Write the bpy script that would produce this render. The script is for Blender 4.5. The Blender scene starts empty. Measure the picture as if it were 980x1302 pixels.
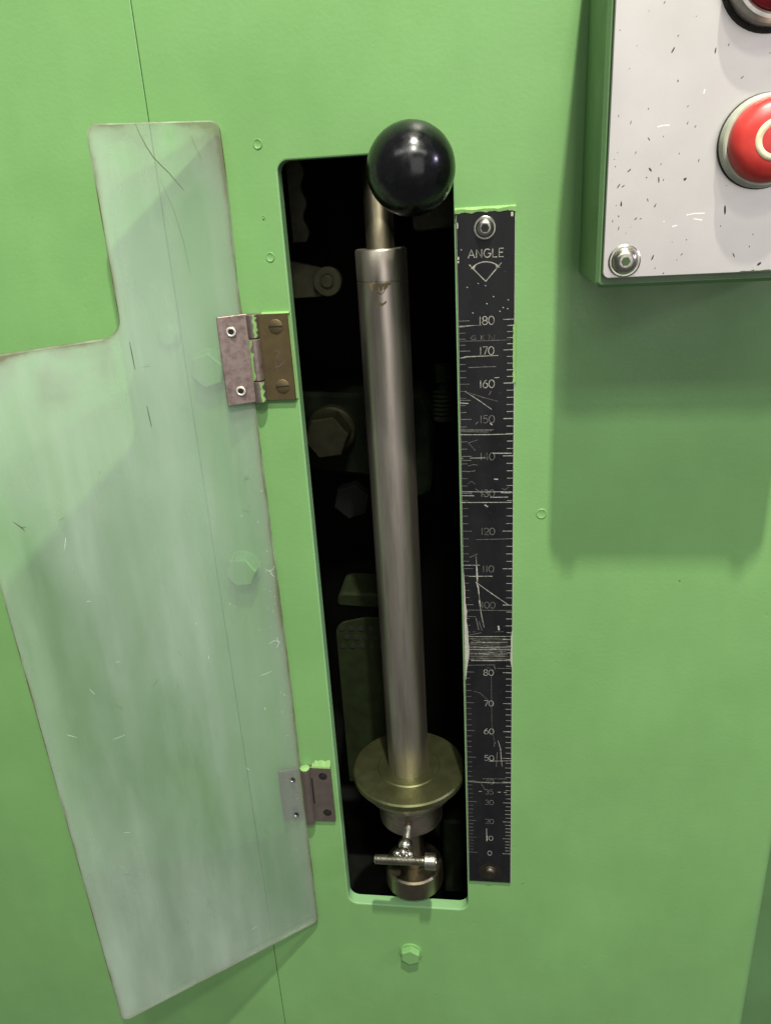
import bpy, bmesh, math, random
from mathutils import Vector, Matrix
R = math.radians
MM = 0.001
scene = bpy.context.scene
COL = scene.collection

# ------------------------------------------------------------------ camera
# world: X right, Y into the machine, Z up, panel face on Y = 0, units mm * MM
cam_d = bpy.data.cameras.new('camera')
cam = bpy.data.objects.new('camera', cam_d)
COL.objects.link(cam)
scene.camera = cam
cam_d.sensor_fit = 'VERTICAL'
cam_d.sensor_height = 24.0
cam_d.lens = 979.0 / 1302.0 * 24.0
cam_d.clip_start = 0.01
cam_d.clip_end = 100
pitch, yaw, roll = R(21.718), R(-8.209), R(-3.381)
fw = Vector((math.sin(yaw) * math.cos(pitch), math.cos(yaw) * math.cos(pitch), -math.sin(pitch)))
r0 = Vector((math.cos(yaw), -math.sin(yaw), 0))
u0 = r0.cross(fw)
rt = r0 * math.cos(roll) + u0 * math.sin(roll)
up = -r0 * math.sin(roll) + u0 * math.cos(roll)
m3 = Matrix((rt, up, -fw)).transposed()
cam.matrix_world = Matrix.Translation(Vector((0.85, -453.8, 14.87)) * MM) @ m3.to_4x4()

# ------------------------------------------------------------------ light
world = bpy.data.worlds.new('World')
scene.world = world
world.use_nodes = True
bg = world.node_tree.nodes['Background']
bg.inputs[0].default_value = (0.98, 1.0, 0.97, 1)
bg.inputs[1].default_value = 0.115

def lamp(name, d, dist, size, power, color, size_y=None, target=(52, -60, -30)):
    """area lamp in direction d from the panel"""
    L = bpy.data.lights.new(name, 'AREA')
    L.energy = power
    L.color = color
    L.shape = 'RECTANGLE'
    L.size = size
    L.size_y = size_y or size
    o = bpy.data.objects.new(name, L)
    COL.objects.link(o)
    t = Vector(target) * MM
    v = Vector(d).normalized()
    o.location = t + v * dist
    o.rotation_euler = v.to_track_quat('Z', 'X').to_euler()
    return o

lamp('ceiling_lamp', (0.18, -1, 2.44), 1.7, 0.05, 46, (1.0, 0.97, 0.84), 0.035)
lamp('ceiling_lamp', (0.12, -1, 1.16), 1.8, 0.12, 15.5, (1.0, 0.97, 0.84), 0.16)
lamp('ceiling_strip_lamp', (0.0, -1, 0.95), 2.4, 0.2, 21, (0.95, 1.0, 0.92), 3.6)
lamp('side_lamp', (3.2, -1, 1.1), 2.2, 0.20, 14, (0.76, 0.66, 1.0), 0.20)
lamp('front_fill_lamp', (0.26, -1, 0.10), 2.2, 1.5, 9.0, (1.0, 0.95, 0.94), 1.3, (90, -73, 30))  # added soft front fill, gives the lid something bright to reflect

vs = scene.view_settings
vs.view_transform = 'Standard'
vs.look = 'None'
vs.exposure = 0.0
vs.gamma = 1.0
vs.use_curve_mapping = False
scene.cycles.use_denoising = True
scene.cycles.max_bounces = 10
scene.cycles.transparent_max_bounces = 16
# ------------------------------------------------------------------ materials
class NT:
    def __init__(s, name):
        s.m = bpy.data.materials.new(name)
        s.m.use_nodes = True
        s.t = s.m.node_tree
        s.b = s.t.nodes['Principled BSDF']
        s.out = s.t.nodes['Material Output']
        s.tc = s.t.nodes.new('ShaderNodeTexCoord')
    def n(s, ty, **kw):
        x = s.t.nodes.new(ty)
        for k, v in kw.items():
            setattr(x, k, v)
        return x
    def l(s, a, b):
        s.t.links.new(a, b)
    def coords(s, scale=(1, 1, 1)):
        mp = s.n('ShaderNodeMapping')
        mp.inputs['Scale'].default_value = scale
        s.l(s.tc.outputs['Object'], mp.inputs[0])
        return mp.outputs[0]
    def noise(s, scale, detail=4, stretch=(1, 1, 1), rough=0.55):
        x = s.n('ShaderNodeTexNoise')
        x.inputs['Scale'].default_value = scale
        x.inputs['Detail'].default_value = detail
        x.inputs['Roughness'].default_value = rough
        s.l(s.coords(stretch), x.inputs['Vector'])
        return x.outputs[0]
    def ramp(s, src, p0, p1, c0=(0, 0, 0, 1), c1=(1, 1, 1, 1)):
        x = s.n('ShaderNodeValToRGB')
        x.color_ramp.elements[0].position = p0
        x.color_ramp.elements[1].position = p1
        x.color_ramp.elements[0].color = c0
        x.color_ramp.elements[1].color = c1
        s.l(src, x.inputs[0])
        return x.outputs[0]
    def mix(s, fac, a, b):
        x = s.n('ShaderNodeMix', data_type='RGBA')
        for sock, v in ((x.inputs[0], fac), (x.inputs[6], a), (x.inputs[7], b)):
            if hasattr(v, 'is_linked'):
                s.l(v, sock)
            elif isinstance(v, (int, float)):
                sock.default_value = v
            else:
                sock.default_value = (*v, 1)[:4]
        return x.outputs[2]
    def math(s, op, a, b=0.0, clamp=False):
        x = s.n('ShaderNodeMath', operation=op, use_clamp=clamp)
        for i, v in enumerate((a, b)):
            if hasattr(v, 'is_linked'):
                s.l(v, x.inputs[i])
            else:
                x.inputs[i].default_value = v
        return x.outputs[0]
    def bump(s, h, strength=0.2, dist=0.0005):
        x = s.n('ShaderNodeBump')
        x.inputs['Strength'].default_value = strength
        x.inputs['Distance'].default_value = dist
        s.l(h, x.inputs['Height'])
        s.l(x.outputs[0], s.b.inputs['Normal'])
        return x
    def set(s, **kw):
        for k, v in kw.items():
            sock = s.b.inputs[k.replace('_', ' ')]
            if hasattr(v, 'is_linked'):
                s.l(v, sock)
            else:
                sock.default_value = (*v, 1)[:4] if isinstance(v, tuple) else v
        return s

def paint(name, col, rough=0.34, var=0.10, dirt=True):
    s = NT(name)
    dk = tuple(c * (1 - var) for c in col)
    lt = tuple(min(1, c * (1 + var * 0.7)) for c in col)
    c = s.mix(s.ramp(s.noise(9, 5), 0.3, 0.7), dk, lt)
    c = s.mix(s.ramp(s.noise(60, 6, (1, 1, 0.35)), 0.35, 0.8, (0, 0, 0, 1), (0.25, 0.25, 0.25, 1)), c, tuple(v * 0.8 for v in col))
    if dirt:
        # sparse dark specks and chips in the paint
        vo = s.n('ShaderNodeTexVoronoi')
        vo.inputs['Scale'].default_value = 48
        s.l(s.coords(), vo.inputs['Vector'])
        near = s.math('LESS_THAN', vo.outputs['Distance'], s.math('MULTIPLY', s.noise(70, 2), 0.055))
        pick = s.math('GREATER_THAN', s.noise(14, 3), 0.56)
        c = s.mix(s.math('MULTIPLY', near, s.math('MULTIPLY', pick, 0.75)), c, (0.02, 0.05, 0.018))
    s.set(Base_Color=c, Roughness=s.ramp(s.noise(25, 4), 0.3, 0.75, (rough - .07,) * 3 + (1,), (rough + .12,) * 3 + (1,)))
    s.set(Specular_IOR_Level=0.45)
    h = s.math('ADD', s.math('MULTIPLY', s.noise(420, 2), 0.6), s.math('MULTIPLY', s.noise(45, 3), 1.0))
    if dirt:
        # scattered small dents under the paint
        v2 = s.n('ShaderNodeTexVoronoi'); v2.inputs['Scale'].default_value = 95
        s.l(s.coords((1, 1, .8)), v2.inputs['Vector'])
        dent = s.ramp(v2.outputs['Distance'], .04, .17, (1, 1, 1, 1), (0, 0, 0, 1))
        dent = s.math('MULTIPLY', dent, s.ramp(s.noise(16, 3), .56, .66))
        h = s.math('SUBTRACT', h, s.math('MULTIPLY', dent, .9))
    s.bump(h, 0.22, 0.0006)
    return s.m

GREEN = (0.186, 0.378, 0.132)
M = {}
M['green'] = paint('green_machine_paint', GREEN)
M['green_edge'] = paint('green_edge_paint', (0.22, 0.42, 0.19), 0.3, 0.12, False)
M['green_box_recess'] = paint('green_box_recess_shade', (0.112, 0.225, 0.09), 0.36, 0.14)  # box paint, reused as painted shade on the recessed panel
M['green_fresh'] = paint('thick_green_paint', (0.24, 0.43, 0.145), 0.34, 0.3, False)
M['green_dim'] = paint('old_dark_green_paint', (0.050, 0.090, 0.030), 0.6, 0.4, False)

def metal(name, col, rough=0.35, stain=(0.1, 0.07, 0.04), amt=0.35, stretch=(1, 1, 1), met=1.0, sc=120, bump=0.12):
    s = NT(name)
    f = s.ramp(s.noise(sc, 7, stretch, 0.65), 0.42, 0.72, (0, 0, 0, 1), (amt, amt, amt, 1))
    c = s.mix(f, col, stain)
    c = s.mix(s.ramp(s.noise(sc * 5, 3, stretch), 0.3, 0.8, (0, 0, 0, 1), (.25, .25, .25, 1)), c, tuple(v * 0.6 for v in col))
    s.set(Base_Color=c, Metallic=met)
    s.set(Roughness=s.ramp(s.noise(sc * 2, 5, stretch), 0.25, 0.8, (rough - .08,) * 3 + (1,), (rough + .15,) * 3 + (1,)))
    s.bump(s.noise(sc * 6, 4, stretch), bump, 0.0003)
    return s.m

M['steel'] = metal('steel', (0.52, 0.50, 0.46), 0.3)
M['bright'] = metal('bright_zinc_steel', (0.50, 0.49, 0.42), 0.26, (.12, .10, .06), .5)
M['dark_steel'] = metal('dark_oily_steel', (0.12, 0.105, 0.08), 0.42, (0.04, 0.03, 0.02), 0.6)
M['stub'] = metal('oily_brown_steel', (0.27, 0.235, 0.165), 0.36, (0.10, 0.08, 0.045), .6, (1, 1, .2))
M['brown_hinge'] = metal('worn_brown_brass', (0.17, 0.13, 0.065), 0.46, (0.10, 0.07, 0.035), .6, met=0.75)
M['pink_hinge'] = metal('tarnished_copper_steel', (0.38, 0.295, 0.27), 0.45, (0.13, 0.09, 0.075), .85, sc=260, met=0.8)
M['grey_hinge'] = metal('dull_grey_steel_hinge', (0.26, 0.215, 0.19), 0.44, (0.13, 0.10, 0.08), .5, sc=150, met=0.8)
M['brass'] = metal('yellowed_turned_steel', (0.135, 0.142, 0.066), 0.38, (0.06, 0.062, 0.022), .8, sc=90, met=.85)
M['hub'] = metal('turned_steel_hub', (0.47, 0.40, 0.325), 0.38, (0.16, 0.125, 0.07), .6, (1, 1, 3))

# the long sleeve: turned steel with faint rings, length-wise grime and a brown stain
s = NT('turned_steel_sleeve')
base = s.mix(s.ramp(s.noise(24, 6, (1, 1, 0.16)), 0.36, 0.70), (0.62, 0.56, 0.475), (0.33, 0.285, 0.235))
base = s.mix(s.ramp(s.noise(130, 7, (1, 1, 0.07), .7), 0.46, 0.74, (0, 0, 0, 1), (.6, .6, .6, 1)), base, (0.17, 0.14, 0.11))
sp = s.n('ShaderNodeSeparateXYZ')
s.l(s.tc.outputs['Object'], sp.inputs[0])
zz = sp.outputs[2]
s.set(Base_Color=base, Metallic=0.95)
s.set(Roughness=s.ramp(s.noise(120, 5, (1, 1, 0.1)), 0.25, 0.8, (.28,) * 3 + (1,), (.43,) * 3 + (1,)))
s.bump(s.noise(1400, 2, (0.02, 0.02, 1)), 0.10, 0.0002)
M['sleeve'] = s.m

s = NT('bare_stain_brown')
s.set(Base_Color=s.mix(s.noise(500, 4), (0.16, 0.115, 0.05), (0.27, 0.225, 0.12)), Roughness=0.55, Metallic=0.4)
M['stain'] = s.m

s = NT('black_ball_plastic')
s.set(Base_Color=s.mix(s.ramp(s.noise(160, 6), .55, .8), (0.004, 0.004, 0.005), (0.012, 0.011, 0.011)))
s.set(Roughness=s.ramp(s.noise(220, 6), 0.35, 0.8, (.17,) * 3 + (1,), (.37,) * 3 + (1,)))
s.bump(s.noise(900, 4), 0.05, 0.0002)
M['ball'] = s.m

s = NT('black_scale_enamel')
c = s.mix(s.ramp(s.noise(70, 6, (1, 1, .3)), .3, .75), (0.006, 0.0065, 0.008), (0.014, 0.014, 0.016))
c = s.mix(s.ramp(s.noise(900, 3, (.35, 1, 1)), .66, .78, (0, 0, 0, 1), (.11, .11, .11, 1)), c, (0.24, 0.24, 0.22))
s.set(Base_Color=c, Roughness=s.ramp(s.noise(120, 5), .3, .8, (.30,) * 3 + (1,), (.55,) * 3 + (1,)), Specular_IOR_Level=0.28)
s.bump(s.noise(500, 4), 0.1, 0.0002)
M['scale_black'] = s.m

def simple(name, col, rough=0.5, met=0.0, var=0.15, sc=300, col2=None, spec=0.5):
    s = NT(name)
    s.set(Base_Color=s.mix(s.ramp(s.noise(sc, 5), .3, .75), tuple(v * (1 - var) for v in col), col2 or tuple(min(1, v * (1 + var)) for v in col)))
    s.set(Roughness=rough, Metallic=met, Specular_IOR_Level=spec)
    return s.m

M['mark'] = simple('engraved_fill', (0.31, 0.31, 0.265), .6, 0, .6, 700)
M['mark_dim'] = simple('faded_engraved_fill', (0.135, 0.135, 0.118), .6, 0, .55, 700)
M['bare'] = simple('bare_worn_metal', (0.50, 0.50, 0.42), .45, .3, .25, 800)
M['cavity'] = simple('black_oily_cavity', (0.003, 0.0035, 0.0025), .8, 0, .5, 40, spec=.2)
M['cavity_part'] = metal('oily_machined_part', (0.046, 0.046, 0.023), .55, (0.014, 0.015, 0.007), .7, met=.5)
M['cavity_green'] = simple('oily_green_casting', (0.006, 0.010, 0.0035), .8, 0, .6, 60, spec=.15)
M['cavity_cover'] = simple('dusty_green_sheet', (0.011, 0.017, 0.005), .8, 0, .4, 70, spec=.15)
M['hole'] = simple('dark_hole', (0.006, 0.005, 0.004), .8)
M['rubber'] = simple('black_grimy_gasket', (0.03, 0.03, 0.025), .75, 0, .6, 300)
M['collar'] = simple('dirty_cream_collar', (0.50, 0.53, 0.42), .4, .2, .2, 120)
M['red'] = simple('red_button_plastic', (0.60, 0.030, 0.026), .36, 0, .22, 60, (0.72, 0.07, 0.055))
M['dark_red'] = simple('dark_red_lens', (0.16, 0.006, 0.010), .22, 0, .3, 90)
M['cream'] = simple('cream_ring_paint', (0.72, 0.66, 0.44), .5, 0, .2, 300)
M['eyelet'] = simple('pale_zinc_eyelet', (0.62, 0.58, 0.52), .35, .35)
M['chip'] = simple('dark_paint_chip', (0.045, 0.042, 0.038), .6, 0, .6, 700)
M['chip_light'] = simple('pale_scratch', (0.86, 0.85, 0.82), .5)
M['scratch_dark'] = simple('brown_grime_scratch', (0.06, 0.05, 0.03), .7)
M['speck_white'] = simple('white_speck', (0.8, 0.85, 0.8), .5)

# satin white painted lid
s = NT('satin_white_lid')
c = s.mix(s.ramp(s.noise(30, 5), .3, .75), (0.54, 0.52, 0.495), (0.61, 0.59, 0.565))
v = s.n('ShaderNodeTexVoronoi'); v.inputs['Scale'].default_value = 190
s.l(s.coords((1, 1, .7)), v.inputs['Vector'])
f = s.math('MULTIPLY', s.math('LESS_THAN', v.outputs['Distance'], s.math('MULTIPLY', s.noise(300, 2), .22)), s.math('GREATER_THAN', s.noise(55, 3), .60))
c = s.mix(s.math('MULTIPLY', f, .65), c, (0.14, 0.125, 0.11))
s.set(Base_Color=c, Roughness=.36, Metallic=0.72)
s.bump(s.noise(600, 3), .08, .0003)
M['lid'] = s.m

# hazy scratched polycarbonate guard
def guard_mat(name, edge=False):
    s = NT(name)
    t = s.t
    # cloudy haze; whitish glow painted in along the middle, clearer beside the hinges
    px = s.n('ShaderNodeSeparateXYZ'); s.l(s.tc.outputs['Object'], px.inputs[0])
    mid_glow = s.n('ShaderNodeMapRange', interpolation_type='SMOOTHSTEP'); s.l(px.outputs[0], mid_glow.inputs[0])
    mid_glow.inputs[1].default_value = -.012; mid_glow.inputs[2].default_value = -.085
    mid_glow.inputs[3].default_value = .45; mid_glow.inputs[4].default_value = 1.0
    cloud = s.ramp(s.noise(7.5, 5, (1, 1, .30), .55), .36, .66, (.07,) * 3 + (1,), (.46,) * 3 + (1,))
    haze = s.math('ADD', s.math('MULTIPLY', cloud, mid_glow.outputs[0]), .05)
    smear = s.ramp(s.noise(30, 7, (1.6, 1, .14), .65), .48, .82, (0,) * 3 + (1,), (.10,) * 3 + (1,))
    fac = s.math('ADD', haze, smear)
    sp = s.n('ShaderNodeSeparateXYZ')
    s.l(s.tc.outputs['Object'], sp.inputs[0])
    # greasy brown finger marks along the top of the neck and its shoulder
    z = sp.outputs[2]
    top = s.n('ShaderNodeMapRange'); s.l(z, top.inputs[0])
    top.inputs[1].default_value = .545; top.inputs[2].default_value = .594
    grime = s.math('MULTIPLY', top.outputs[0], s.ramp(s.noise(38, 5), .40, .70), True)
    sh = s.n('ShaderNodeMapRange'); s.l(z, sh.inputs[0])
    sh.inputs[1].default_value = .424; sh.inputs[2].default_value = .481
    shx = s.math('LESS_THAN', sp.outputs[0], -.078)
    g2 = s.math('MULTIPLY', s.math('MULTIPLY', sh.outputs[0], s.math('LESS_THAN', z, .489)), s.math('MULTIPLY', shx, s.ramp(s.noise(45, 5), .42, .72)), True)
    grime = s.math('ADD', grime, g2, True)
    rx = s.n('ShaderNodeMapRange'); s.l(sp.outputs[0], rx.inputs[0])
    rx.inputs[1].default_value = -.016; rx.inputs[2].default_value = .0
    g3 = s.math('MULTIPLY', rx.outputs[0], s.ramp(s.noise(30, 5, (1, 1, .4)), .38, .75, (.15,) * 3 + (1,), (.9,) * 3 + (1,)), True)
    grime = s.math('ADD', grime, s.math('MULTIPLY', g3, .8), True)
    at = s.n('ShaderNodeAttribute', attribute_name='edge_dirt')
    g4 = s.math('MULTIPLY', s.math('POWER', at.outputs['Fac'], 1.6), s.ramp(s.noise(28, 4), .30, .62, (.25,) * 3 + (1,), (1,) * 3 + (1,)), True)
    grime = s.math('ADD', grime, g4, True)
    colr = s.mix(s.math('MULTIPLY', grime, .92), (0.84, 0.95, 0.86), (0.22, 0.18, 0.10))
    fac = s.math('ADD', fac, s.math('MULTIPLY', grime, .42), True)
    if edge:
        fac = s.ramp(s.noise(60, 4), .3, .7, (.55,) * 3 + (1,), (.92,) * 3 + (1,))
        colr = s.mix(s.ramp(s.noise(25, 4), .42, .62), (0.17, 0.12, 0.07), (0.55, 0.62, 0.50))
    s.set(Base_Color=colr, Roughness=.28)
    s.bump(s.noise(260, 4, (1, 1, .5)), .05, .0003)
    tr = s.n('ShaderNodeBsdfTransparent')
    tr.inputs[0].default_value = (0.945, 0.985, 0.955, 1)
    tl = s.n('ShaderNodeBsdfTranslucent'); s.l(colr, tl.inputs[0])
    hz = s.n('ShaderNodeMixShader'); hz.inputs[0].default_value = .42
    s.l(s.b.outputs[0], hz.inputs[1]); s.l(tl.outputs[0], hz.inputs[2])
    mx = s.n('ShaderNodeMixShader')
    s.l(fac, mx.inputs[0]); s.l(tr.outputs[0], mx.inputs[1]); s.l(hz.outputs[0], mx.inputs[2])
    gl = s.n('ShaderNodeBsdfGlossy'); gl.inputs['Roughness'].default_value = .16
    fr = s.n('ShaderNodeFresnel'); fr.inputs[0].default_value = 1.45
    m2 = s.n('ShaderNodeMixShader')
    s.l(s.math('MULTIPLY', fr.outputs[0], .4), m2.inputs[0]); s.l(mx.outputs[0], m2.inputs[1]); s.l(gl.outputs[0], m2.inputs[2])
    s.l(m2.outputs[0], s.out.inputs[0])
    return s.m
M['guard'] = guard_mat('hazy_polycarbonate')
M['guard_edge'] = guard_mat('dirty_polycarbonate_edge', True)
# ------------------------------------------------------------------ geometry helpers (all in mm)
def rnd_poly(pts, radii, n=6):
    """polygon (x,z) with each corner rounded by its own radius"""
    out = []
    N = len(pts)
    for i in range(N):
        p = Vector(pts[i]); a = Vector(pts[i - 1]); b = Vector(pts[(i + 1) % N])
        r = radii[i] if isinstance(radii, (list, tuple)) else radii
        if r <= 0:
            out.append(tuple(p)); continue
        da = (a - p).normalized(); db = (b - p).normalized()
        ang = da.angle(db)
        t = r / math.tan(ang / 2)
        c = p + (da + db).normalized() * (r / math.sin(ang / 2))
        s0 = p + da * t - c; s1 = p + db * t - c
        a0 = math.atan2(s0.y, s0.x); a1 = math.atan2(s1.y, s1.x)
        d = (a1 - a0 + math.pi) % (2 * math.pi) - math.pi
        for k in range(n + 1):
            q = a0 + d * k / n
            out.append((c.x + r * math.cos(q), c.y + r * math.sin(q)))
    return out

def area2(pts):
    return sum(pts[i - 1][0] * pts[i][1] - pts[i][0] * pts[i - 1][1] for i in range(len(pts)))

def offset(pts, d):
    """inset (d>0) of a polygon"""
    sg = 1 if area2(pts) > 0 else -1
    N = len(pts); out = []
    for i in range(N):
        p = Vector(pts[i]); a = (p - Vector(pts[i - 1])); b = (Vector(pts[(i + 1) % N]) - p)
        if a.length < 1e-6: a = b
        if b.length < 1e-6: b = a
        a.normalize(); b.normalize()
        na = Vector((-a.y, a.x)) * sg; nb = Vector((-b.y, b.x)) * sg
        m = na + nb
        if m.length < 1e-6: m = na
        m.normalize()
        k = d / max(0.35, m.dot(na))
        out.append((p.x + m.x * k, p.y + m.y * k))
    return out

class G:
    """collects geometry in mm"""
    def __init__(s):
        s.v = []; s.f = []; s.mi = []
    def add(s, vs, fs, mi=0):
        o = len(s.v)
        s.v += [tuple(p) for p in vs]
        s.f += [tuple(i + o for i in f) for f in fs]
        s.mi += [mi] * len(fs)
        return s
    def prism(s, pts, y0, y1, bev=0.0, mi=0, mside=None, xf=None):
        """outline in (x,z), front at y0 (towards the viewer), back at y1"""
        if area2(pts) < 0: pts = pts[::-1]
        N = len(pts)
        loops = []
        if bev > 0:
            loops.append([(x, y0, z) for x, z in offset(pts, bev)])
            loops.append([(x, y0 + bev, z) for x, z in pts])
            loops.append([(x, y1, z) for x, z in pts])
        else:
            loops = [[(x, y0, z) for x, z in pts], [(x, y1, z) for x, z in pts]]
        vs = [p for l in loops for p in l]
        if xf: vs = [xf(p) for p in vs]
        side = [(k * N + i, (k + 1) * N + i, (k + 1) * N + (i + 1) % N, k * N + (i + 1) % N)
                for k in range(len(loops) - 1) for i in range(N)]
        s.add(vs, [tuple(range(N)), tuple(range(len(loops) * N - 1, (len(loops) - 1) * N - 1, -1))], mi)
        s.add(vs, side, mi if mside is None else mside)
        return s
    def box(s, x0, x1, y0, y1, z0, z1, bev=0.0, mi=0):
        return s.prism([(x0, z0), (x1, z0), (x1, z1), (x0, z1)], y0, y1, bev, mi)
    def lathe(s, c, axis, prof, n=32, mi=0, arc=None):
        """profile [(r, t)] turned round axis through c"""
        ax = Vector(axis).normalized()
        e1 = ax.orthogonal().normalized(); e2 = ax.cross(e1)
        if abs(ax.y) > .9:
            e1 = Vector((1, 0, 0)); e2 = ax.cross(e1)
        c = Vector(c); vs = []; fs = []
        for r, t in prof:
            for k in range(n):
                a = 2 * math.pi * k / n
                vs.append(c + ax * t + (e1 * math.cos(a) + e2 * math.sin(a)) * r)
        for j in range(len(prof) - 1):
            for k in range(n):
                k2 = (k + 1) % n
                fs.append((j * n + k, j * n + k2, (j + 1) * n + k2, (j + 1) * n + k))
        if prof[0][0] > 1e-4: fs.append(tuple(range(n - 1, -1, -1)))
        if prof[-1][0] > 1e-4: fs.append(tuple(range((len(prof) - 1) * n, len(prof) * n)))
        return s.add(vs, fs, mi)
    def ribbon(s, pts, w, y, mi=0, xf=None, taper=False):
        """flat stroke in the x-z plane facing -Y"""
        P = [Vector(p) for p in pts]; N = len(P); L = []; Rr = []
        for i in range(N):
            a = (P[i] - P[i - 1]).normalized() if i else (P[1] - P[0]).normalized()
            b = (P[i + 1] - P[i]).normalized() if i < N - 1 else a
            d = (a + b)
            d = d.normalized() if d.length > 1e-6 else a
            nn = Vector((-d.y, d.x)) * (w / 2)
            if taper: nn *= 0.25 + 0.75 * math.sin(math.pi * (i + .5) / N)
            L.append(P[i] + nn); Rr.append(P[i] - nn)
        vs = [(p.x, y, p.y) for p in L] + [(p.x, y, p.y) for p in Rr]
        if xf: vs = [xf(p) for p in vs]
        return s.add(vs, [(i, i + 1, N + i + 1, N + i) for i in range(N - 1)], mi)

def link(o):
    COL.objects.link(o); return o

def rootloc(o):
    while o.parent: o = o.parent
    return o.location

def mesh(name, g, mats, parent=None, smooth=35, loc=None, local=False):
    """one mesh object; g in world mm (or in the parent's own frame when local)"""
    me = bpy.data.meshes.new(name)
    L = Vector((0, 0, 0))
    if not local:
        L = Vector(loc) * MM if loc is not None else (rootloc(parent) if parent else L)
    me.from_pydata([Vector(p) * MM - L for p in g.v], [], g.f)
    mats = mats if isinstance(mats, (list, tuple)) else [mats]
    for m in mats: me.materials.append(M[m])
    for p, i in zip(me.polygons, g.mi): p.material_index = i
    bm = bmesh.new(); bm.from_mesh(me)
    bmesh.ops.remove_doubles(bm, verts=bm.verts, dist=1e-7)
    bmesh.ops.recalc_face_normals(bm, faces=bm.faces)
    bm.to_mesh(me); bm.free()
    if smooth:
        for p in me.polygons: p.use_smooth = True
        me.set_sharp_from_angle(angle=R(smooth))
    o = link(bpy.data.objects.new(name, me))
    if parent: o.parent = parent
    elif loc is not None: o.location = L
    return o

def thing(name, label, cat, loc, group=None, rz=0.0):
    o = link(bpy.data.objects.new(name, None))
    o.empty_display_size = .01
    o.location = Vector(loc) * MM
    o.rotation_euler = (0, 0, rz)
    tag(o, label, cat, group)
    return o

def tag(o, label=None, cat=None, group=None, kind=None):
    if label: o['label'] = label
    if cat: o['category'] = cat
    if group: o['group'] = group
    if kind: o['kind'] = kind
    return o

def circle(cx, cz, r, n=24, a0=0.0):
    return [(cx + r * math.cos(a0 + 2 * math.pi * k / n), cz + r * math.sin(a0 + 2 * math.pi * k / n)) for k in range(n)]

random.seed(7)
# ------------------------------------------------------------------ the panels (the setting)
OX0, OX1, OZ0, OZ1 = -113.5, -17.2, -510.5, 40.5
PT = 9.0                                   # folded edge depth of the panel
SEAM, RX = -183.0, 204.0
PZ0, PZ1 = -760.0, 300.0

def front_with_hole():
    g = G()
    hole = rnd_poly([(OX0, OZ0), (OX1, OZ0), (OX1, OZ1), (OX0, OZ1)], [8, 8, 6, 6], 8)
    hole_o = offset(hole, -0.9)
    bm = bmesh.new()
    fx0, fx1 = SEAM + 0.6, RX - 9
    outer = [(fx0 + 3, PZ0), (fx1 - 3, PZ0), (fx1 - 3, PZ1), (fx0 + 3, PZ1)]
    ed = []
    for pts in (outer, hole_o):
        vv = [bm.verts.new((x, 0, z)) for x, z in pts]
        ed += [bm.edges.new((vv[i], vv[(i + 1) % len(vv)])) for i in range(len(vv))]
    bmesh.ops.triangle_fill(bm, use_beauty=True, edges=ed)
    bm.verts.index_update()
    g.add([v.co[:] for v in bm.verts], [tuple(v.index for v in f.verts) for f in bm.faces])
    bm.free()
    N = len(hole)
    loops = [[(x, 0, z) for x, z in hole_o], [(x, .25, z) for x, z in offset(hole, -.25)], [(x, .9, z) for x, z in hole], [(x, PT, z) for x, z in hole], [(x, PT, z) for x, z in offset(hole, -14)]]
    vs = [p for l in loops for p in l]
    g.add(vs, [(k * N + i, k * N + (i + 1) % N, (k + 1) * N + (i + 1) % N, (k + 1) * N + i) for k in range(4) for i in range(N)], 1)
    # rolled right-hand edge and returned left-hand edge
    prof = [(fx1 - 3, 0), (fx1, 0)] + [(RX - 9 + 9 * math.sin(R(a)), 9 - 9 * math.cos(R(a))) for a in range(10, 91, 10)] + [(RX, 60)]
    vs = [(x, y, z) for z in (PZ0, PZ1) for x, y in prof]; n = len(prof)
    g.add(vs, [(i, i + 1, n + i + 1, n + i) for i in range(n - 1)])
    prof = [(fx0 + 3, 0), (fx0, 0), (fx0 - .35, .35), (fx0 - .35, 20)]
    vs = [(x, y, z) for z in (PZ0, PZ1) for x, y in prof]
    g.add(vs, [(i, i + 1, 5 + i, 4 + i) for i in range(3)])
    return g

panel = tag(mesh('machine_panel', front_with_hole(), ['green', 'green_edge'], smooth=14), kind='structure')
g = G()
fx = SEAM - .6
prof = [(fx + .35, 20), (fx + .35, .35), (fx, 0), (-520, 0)]
g.add([(x, y, z) for z in (PZ0, PZ1) for x, y in prof], [(i, i + 1, 5 + i, 4 + i) for i in range(3)])
side_panel = tag(mesh('side_panel', g, 'green', smooth=0), kind='structure')
g = G(); g.box(SEAM - 6, SEAM + 6, 14, 18, PZ0, PZ1)
tag(mesh('panel_seam_backing', g, 'hole'), kind='structure')
# panel set back beyond the rolled edge; darker green stands in for its shadow
g = G(); g.box(RX - 20, RX + 260, 62, 66, PZ0, PZ1)
tag(mesh('recessed_panel', g, 'green_box_recess', smooth=0), kind='structure')
# cavity behind the slot: an open box
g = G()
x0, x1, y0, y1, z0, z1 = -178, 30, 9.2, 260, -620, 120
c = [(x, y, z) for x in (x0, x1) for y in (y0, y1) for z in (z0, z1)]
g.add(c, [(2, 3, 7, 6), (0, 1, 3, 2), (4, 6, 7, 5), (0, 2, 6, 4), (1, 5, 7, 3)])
tag(mesh('machine_cavity', g, 'cavity', smooth=0), kind='structure')

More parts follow.
